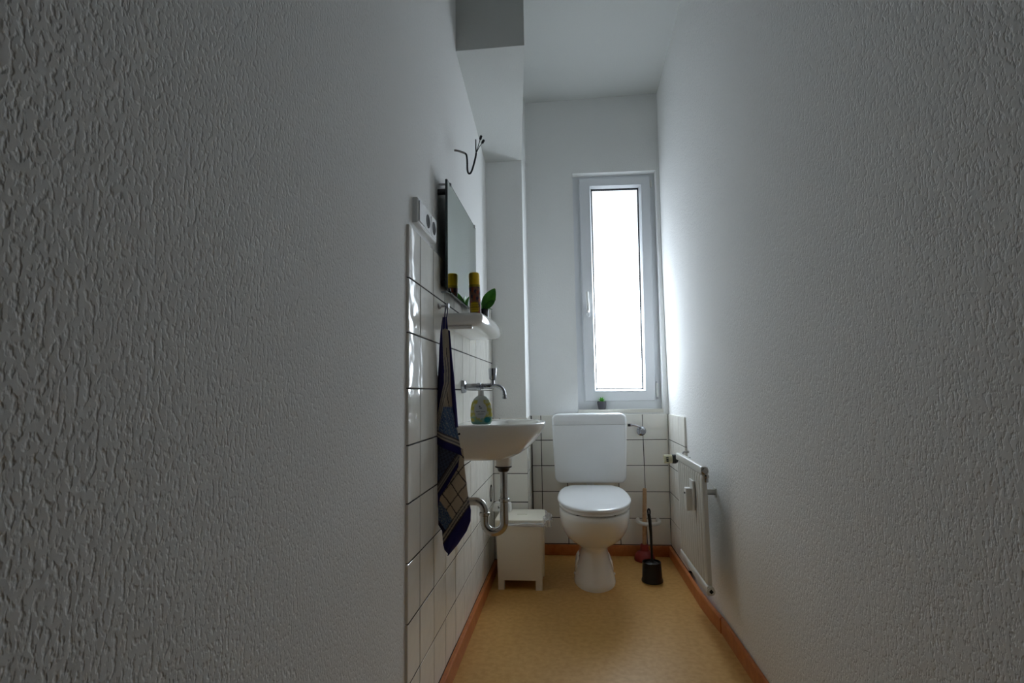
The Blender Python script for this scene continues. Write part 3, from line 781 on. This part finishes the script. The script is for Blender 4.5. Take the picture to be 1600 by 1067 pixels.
# ------------------------------------------------------------------ wash basin
BY = 2.10
bs = empty('wash_basin', (-.30, BY, .67), 'white ceramic wash basin hung on the tiled left wall', 'basin')
def bas(xf_, hw, z, xb=XL, e=2.7, n=40):
    o = [];
    xm = xb + .10*(xf_-xb)/.335
    for i in range(n+1):
        a = -.5*PI + PI*i/n
        c, s = math.cos(a), math.sin(a)
        o.append((xm + (xf_-xm)*abs(c)**(2/e)*1.0, BY + hw*math.copysign(abs(s)**(2/e), s), z))
    o.append((xb, BY+hw, z)); o.append((xb, BY-hw, z))
    return o
brs = [bas(-.262, .085, .7045), bas(-.245, .110, .7065), bas(-.222, .135, .714), bas(-.195, .158, .728), bas(-.166, .178, .748), bas(-.140, .194, .772), bas(-.118, .206, .800), bas(-.106, .212, .822), bas(-.0995, .2150, .838), bas(-.1000, .2145, .8435), bas(-.105, .211, .8460), bas(-.113, .204, .8445)]
def inn(xa, xb_, hw, z, n=40):   # inner bowl ring with the same vertex count
    xc, rx = (xa+xb_)/2, (xb_-xa)/2; o = []
    for i in range(n+1):
        a = -.5*PI + PI*i/n
        c, s = math.cos(a), math.sin(a)
        o.append((xc + .0 + (rx+.04)*c - .04, BY + hw*s, z))
    o.append((xa, BY+hw*.55, z)); o.append((xa, BY-hw*.55, z)); return o
brs += [inn(-.335, -.130, .175, .843), inn(-.33, -.142, .165, .82), inn(-.32, -.16, .145, .775), inn(-.31, -.20, .10, .735), inn(-.29, -.25, .03, .725)]
obj('bowl', loft(brs), M_ceramic, parent=bs, auto=70)
obj('outlet_neck', lathe([(.036, .715), (.0335, .70), (.0325, .676), (.031, .673)], 28, -.270, BY, 0), M_ceramic, parent=bs)
for s in (-1, 1):
    obj('overflow_hole', lathe_ax([(.004, 0), (.004, .001)], (-.402, BY-.2145, .815), (0, -1, 0), 10), M_dark, parent=bs) if s < 0 else None

# tap
tp = empty('wall_tap', (-.38, 2.0873, .96), 'chrome wall tap with a conical knob over the basin', 'tap')
TY, TZ = 2.0873, .988
obj('rosette', lathe_ax([(.030, 0), (.030, .006), (.027, .014), (.016, .018)], (XL, TY, TZ), (1, 0, 0), 6), M_chrome, parent=tp)
obj('body', join(lathe_ax([(.0125, 0), (.0125, .048), (.0145, .050), (.0145, .062), (.0115, .064), (.0115, .075)], (XL+.014, TY, TZ), (1, 0, 0), 20), lathe_ax([(.0105, 0), (.0115, .002), (.0115, .045), (.010, .047)], (XL+.075, TY, TZ), (1, 0, 0), 20)), M_chrome, parent=tp)
obj('knob', lathe([(.0085, .005), (.0085, .024), (.0125, .026), (.0138, .030), (.0175, .066), (.0168, .071), (.006, .073)], 12, -.3075, TY, TZ), M_chrome, parent=tp)
spt = catmull([(-.312, TY, TZ+.001), (-.296, TY, TZ+.0015), (-.280, TY, TZ-.002), (-.268, TY, TZ-.012), (-.262, TY, TZ-.027), (-.261, TY, TZ-.044)], 5)
obj('spout', tube(spt, .0078, 14), M_chrome, parent=tp)
obj('aerator', lathe([(.0075, .936), (.0098, .938), (.0098, .953), (.008, .955)], 16, -.261, TY, 0), M_chrome, parent=tp)

# soap bottle
SB = (-.327, 1.925, .8465)
sb = empty('soap_bottle', SB, 'clear soap refill bottle with yellow label and white cap on the basin rim', 'bottle')
M_soap = attr_mat('printed_soap_bottle', .22)
prof = [(.026, 0), (.031, .003), (.0345, .012), (.0362, .03), (.0358, .05), (.0338, .068), (.030, .082), (.0245, .093), (.017, .101), (.0105, .105), (.0098, .108)]
pf2 = []
for i in range(len(prof)-1):
    for j in range(4):
        t = j/4; pf2.append((prof[i][0]*(1-t)+prof[i+1][0]*t, prof[i][1]*(1-t)+prof[i+1][1]*t))
pf2.append(prof[-1])
so_b = obj('body', lathe(pf2, 64, *SB, sx=1.12, sy=.55), M_soap, parent=sb, auto=60)
def soap_col(p, i):
    x, z = (p.x-SB[0])/1.12, p.z-SB[2]; front = p.y < SB[1]
    if z > .088: return 'c3cac6'
    if ((x-.0)/.021)**2 + ((z-.052)/.031)**2 < 1 and front: return 'c9cfd2'
    if ((x-.022)/.010)**2 + ((z-.017)/.011)**2 < 1 and front: return '2f7f83'
    if z < .012: return '7fa79a'
    if abs(x) < .010 and z > .07: return 'c3cac6'
    n_ = math.sin(x*260+z*140)+math.sin(z*310-x*90)
    if z < .028 and n_ < .2: return '8fb39b'
    return 'c0b85c' if n_ > -.3 else 'c4c99f'
paint(so_b, soap_col)
obj('cap', lathe([(.0108, .104), (.0112, .106), (.0112, .121), (.0105, .124), (.003, .125)], 24, *SB), M_white_flat, parent=sb)
def ys_(x): return SB[1]-.55*math.sqrt(max(.0362**2-x*x, 0))-.0004
def dash(x0, x1, z0, z1):
    n = 4; V = []; Fc = []
    for i in range(n+1):
        x = x0+(x1-x0)*i/n; V += [(SB[0]+x, ys_(x), SB[2]+z0), (SB[0]+x, ys_(x), SB[2]+z1)]
    for i in range(n): Fc.append([2*i, 2*i+2, 2*i+3, 2*i+1])
    return V, Fc
obj('print', join(dash(-.0055, -.0025, .0635, .0695), dash(-.0022, .0008, .0645, .0670), dash(-.0055, .0055, .0595, .0612), dash(-.002, .006, .0585, .0598),
    dash(-.017, -.002, .0465, .0482), dash(.001, .018, .0465, .0480), dash(-.010, .012, .0375, .0388)), mat('label_ink', '2a3338', .5), parent=sb)

# siphon
dt = empty('drain_trap', (-.31, BY, .40), 'chrome bottle-less drain trap bending from the basin into the wall', 'drain')
dx_, DR = -.270, .0168
obj('strainer_nut', lathe([(.0335, .672), (.0335, .668), (.025, .664), (.022, .655), (.0185, .651)], 28, dx_, BY, 0), mat('dark_aged_metal', '4a4542', .35, metal=.8), parent=dt)
obj('tailpiece', tube([(dx_, BY, .660), (dx_, BY, .545)], DR-.001, 20), M_dullchrome, parent=dt)
obj('nut', lathe([(.0185, .534), (.0222, .537), (.0222, .546), (.0195, .549)], 24, dx_, BY, 0), M_dullchrome, parent=dt)
ub = [(dx_, BY, .540), (dx_, BY, .50)] + [tuple(p) for p in arc((dx_-.0395, BY, .4575), .0395, 0, -PI, (1, 0, 0), (0, 0, 1), 16)] + [(dx_-.079, BY, .488)]
obj('u_bend', tube(ub, DR, 20), M_dullchrome, parent=dt)
obj('nut', lathe([(.0185, .480), (.0215, .483), (.0215, .492), (.0185, .495)], 24, dx_-.079, BY, 0), M_dullchrome, parent=dt)
el = [(dx_-.079, BY, .488), (dx_-.079, BY, .497)] + [tuple(p) for p in arc((dx_-.079-.036, BY, .499), .036, 0, PI/2, (1, 0, 0), (0, 0, 1), 12)] + [(XL, BY, .535)]
obj('elbow', tube(el, DR-.0005, 20), M_dullchrome, parent=dt)
obj('rosette', lathe_ax([(.032, 0), (.032, .003), (.020, .009)], (XL, BY, .535), (1, 0, 0), 24), M_dullchrome, parent=dt)

# round cover in the tiles
pc = empty('drain_cover', (XL, 2.82, .432), 'round dark pipe cover plate in the tiled left wall near the bin', 'cover')
obj('rim', lathe_ax([(.044, 0), (.044, .0025), (.038, .003), (.036, .001)], (XL, 2.82, .432), (1, 0, 0), 28), M_dark, parent=pc)
obj('disc', lathe_ax([(.034, 0), (.034, .0018), (.001, .0022)], (XL, 2.82, .432), (1, 0, 0), 28), M_dullchrome, parent=pc)

# ------------------------------------------------------------------ towel hook and towel
hk = empty('towel_hook', (XL, 1.707, 1.2545), 'small steel hook on the tiles left of the shelf', 'hook')
obj('base', lathe_ax([(.010, 0), (.010, .005), (.0055, .010)], (XL, 1.707, 1.2545), (1, 0, 0), 16), M_steel, parent=hk)
obj('peg', lathe_ax([(.005, .006), (.0045, .026), (.006, .027), (.0105, .029), (.0105, .034), (.008, .036)], (XL, 1.707, 1.2545), (1, 0, 0), 16), M_steel, parent=hk)

M_towel = attr_mat('woven_towel_cotton', .95, bump=(900, .35, .0008))
TU = .00208      # one pattern unit in metres
def lerp_poly(poly, t):
    L = [0]
    for i in range(1, len(poly)): L.append(L[-1]+math.dist(poly[i], poly[i-1]))
    d = t*L[-1]
    for i in range(1, len(poly)):
        if d <= L[i]+1e-9:
            k = (d-L[i-1])/max(L[i]-L[i-1], 1e-9)
            return (poly[i-1][0]+(poly[i][0]-poly[i-1][0])*k, poly[i-1][1]+(poly[i][1]-poly[i-1][1])*k)
    return poly[-1]
NAVY, NAVY2, TAUPE, BLUE, LIGHT, INK = '2b2860', '232048', 'a2988a', '5a7193', 'b3ab9f', '3d3a44'
def motif(u, v):
    n_ = math.sin(u*.9+v*.35)*math.sin(v*.75-u*.3)+.6*math.sin(u*1.7)*math.sin(v*1.9+u)
    return BLUE if n_ > -.1 else ('3a4f7e' if n_ > -.6 else '8b95a0')
def d_line(u, v, a, b):
    (x0, y0), (x1, y1) = a, b; l = math.hypot(x1-x0, y1-y0)
    return ((u-x0)*(y1-y0)-(v-y0)*(x1-x0))/l
def colA(u, v):
    hem = d_line(u, v, (683, 690), (728, 711))        # distance above the hem line
    if v > 655 or hem < 40:
        if hem < 9.5: return NAVY
        if hem < 11: return INK
        if hem < 13: return LIGHT
        if hem < 15.5: return '6f6c72'
        if hem < 17.5: return LIGHT
        if hem < 20: return '56545e'
    # left border
    bnd = -6 + (v-520)/80*2 if v < 600 else 0
    e = (v-497)/168
    bx = 694 + 5*min(1, max(0, (v-520)/60)) if v < 600 else 699-(v-600)*.205
    if v < 516: return NAVY if math.sin(u*1.4) > -.5 else '6b6880'
    if u < bx: return NAVY
    if u < bx+1.2: return LIGHT
    if v > 560 and u < bx+7: return '6f6c72' if int((u-bx)/1.5) % 2 else LIGHT
    if v > 636 and hem > 20: return motif(u, v)
    if abs(u-(703+(v-560)*.03)-1.5*math.sin(v*.1)) < .5 and v > 545: return INK
    return TAUPE
def colB(u, v): return NAVY
def colC(u, v):
    e = d_line(u, v, (731, 716), (688, 782))
    dd = abs(e)
    if dd < 4.5: return NAVY
    if dd < 6: return NAVY2
    if dd < 13: return '57565e' if int(dd/1.6) % 2 else '85817f'
    if dd < 15: return INK
    return '4a5470' if motif(u, v) == BLUE else '3f4256'
def colD(u, v):
    hb_ = -d_line(u, v, (706, 857), (742, 806))
    hb_ = abs(d_line(u, v, (708, 858), (743, 808)))
    if hb_ < 15: return NAVY
    if hb_ < 17: return INK
    if hb_ < 19: return LIGHT
    if hb_ < 21: return '56545e'
    if hb_ < 23.5: return LIGHT
    if hb_ < 25: return INK
    lb = -d_line(u, v, (692, 776), (726, 824))
    if lb > 18: return NAVY2
    if lb > 0: return motif(u, v)
    p_ = (u*.62+v*.5)/16.0; q_ = (u*.62-v*.5)/16.0
    if abs(p_-round(p_)) < .038 or abs(q_-round(q_)) < .038: return INK
    return 'c0b29e'  # paler than the upper fold's taupe: brighter shading put into the cloth colour
LAY = [
 (colA, [(694, 497), (691, 518), (689, 545), (688, 570), (686.5, 600), (683.5, 640), (681.5, 665), (683, 690)],
        [(701, 497), (704, 530), (705.5, 560), (707.5, 600), (711.5, 640), (719, 668), (728, 711)], .000, .006),
 (colB, [(698, 515), (702, 560), (705, 600), (709, 640), (711, 668)],
        [(705, 518), (709, 560), (713.5, 600), (717.5, 640), (720, 668)], .012, .003),
 (colC, [(683, 684), (685, 720), (686, 760), (687, 795)],
        [(727, 700), (731, 715), (720, 731), (705, 757), (695, 770), (689, 798)], .006, .003),
 (colD, [(700, 712), (694, 745), (688, 775), (687.5, 797), (692, 814), (698, 823), (699.5, 842), (702, 851), (708, 857)],
        [(729, 700), (732, 730), (736, 758), (739, 777), (742.5, 792), (742, 808), (736, 823), (722, 843), (709, 858)], .014, .008)]
TV, TF, TC = [], [], []
for fn, Lp, Rp, dep, amp in LAY:
    nu, nv = 44, 150
    k = len(TV)
    for j in range(nv+1):
        t = j/nv; a = lerp_poly(Lp, t); b = lerp_poly(Rp, t)
        for i in range(nu+1):
            s = i/nu; u = a[0]+(b[0]-a[0])*s; v = a[1]+(b[1]-a[1])*s
            fold = amp*(math.sin(s*7+dep*300+t*2)*min(1, (v-495)/60)) + .010*((s-.5)**2)*min(1, (v-495)/90)*3
            TV.append((-.4125+(u-694)*TU - .0002*(v-498)*.0 - .0147*(v-498)/300, 1.682+dep+fold, 1.2107-(v-498)*.00212)); TC.append(fn(u, v))
    for j in range(nv):
        for i in range(nu):
            q = k+j*(nu+1)+i; TF.append([q, q+1, q+nu+2, q+nu+1])
tw = obj('hand_towel', (TV, TF), M_towel, origin=(-.40, 1.69, .46), auto=80)
tag(tw, 'blue and beige checked kitchen towel hanging from the hook beside the basin', 'towel')
paint(tw, lambda p, i: TC[i])
sm = tw.modifiers.new('thickness', 'SOLIDIFY'); sm.thickness = .0018; sm.offset = 0
lp = obj('loop', tube(catmull([(-.4085, 1.690, 1.206), (-.4065, 1.699, 1.235), (-.4045, 1.707, 1.2600), (-.4035, 1.714, 1.235), (-.4045, 1.700, 1.206)], 6), .0016, 8), mat('navy_tape', NAVY, .9), parent=tw)

for o in SC.objects:
    if o.parent is None and o.get('kind') == 'structure' and o.type in ('MESH', 'EMPTY'):
        lab = {'floor': 'ochre linoleum floor of the narrow toilet room', 'ceiling': 'white ceiling with a sloping bulkhead over the left corner',
               'wall_left': 'rough white left wall with a tiled splash area', 'wall_right': 'rough white right wall with a few tiles by the corner',
               'wall_near': 'added dark hall walls that soak up light behind the open doorway', 'wall_far': 'far wall holding the window above a tiled dado',
               'wall_duct': 'boxed-in duct in the far left corner, tiled below', 'window_1': 'tall narrow white plastic window in the far wall',
               'baseboard_left': 'orange brown wooden baseboard along the left tiles', 'baseboard_right': 'orange brown wooden baseboard under the radiator wall',
               'baseboard_far': 'orange brown wooden baseboard behind the toilet', 'baseboard_duct': 'orange brown wooden baseboard around the duct'}.get(o.name)
        if lab: o['label'] = lab
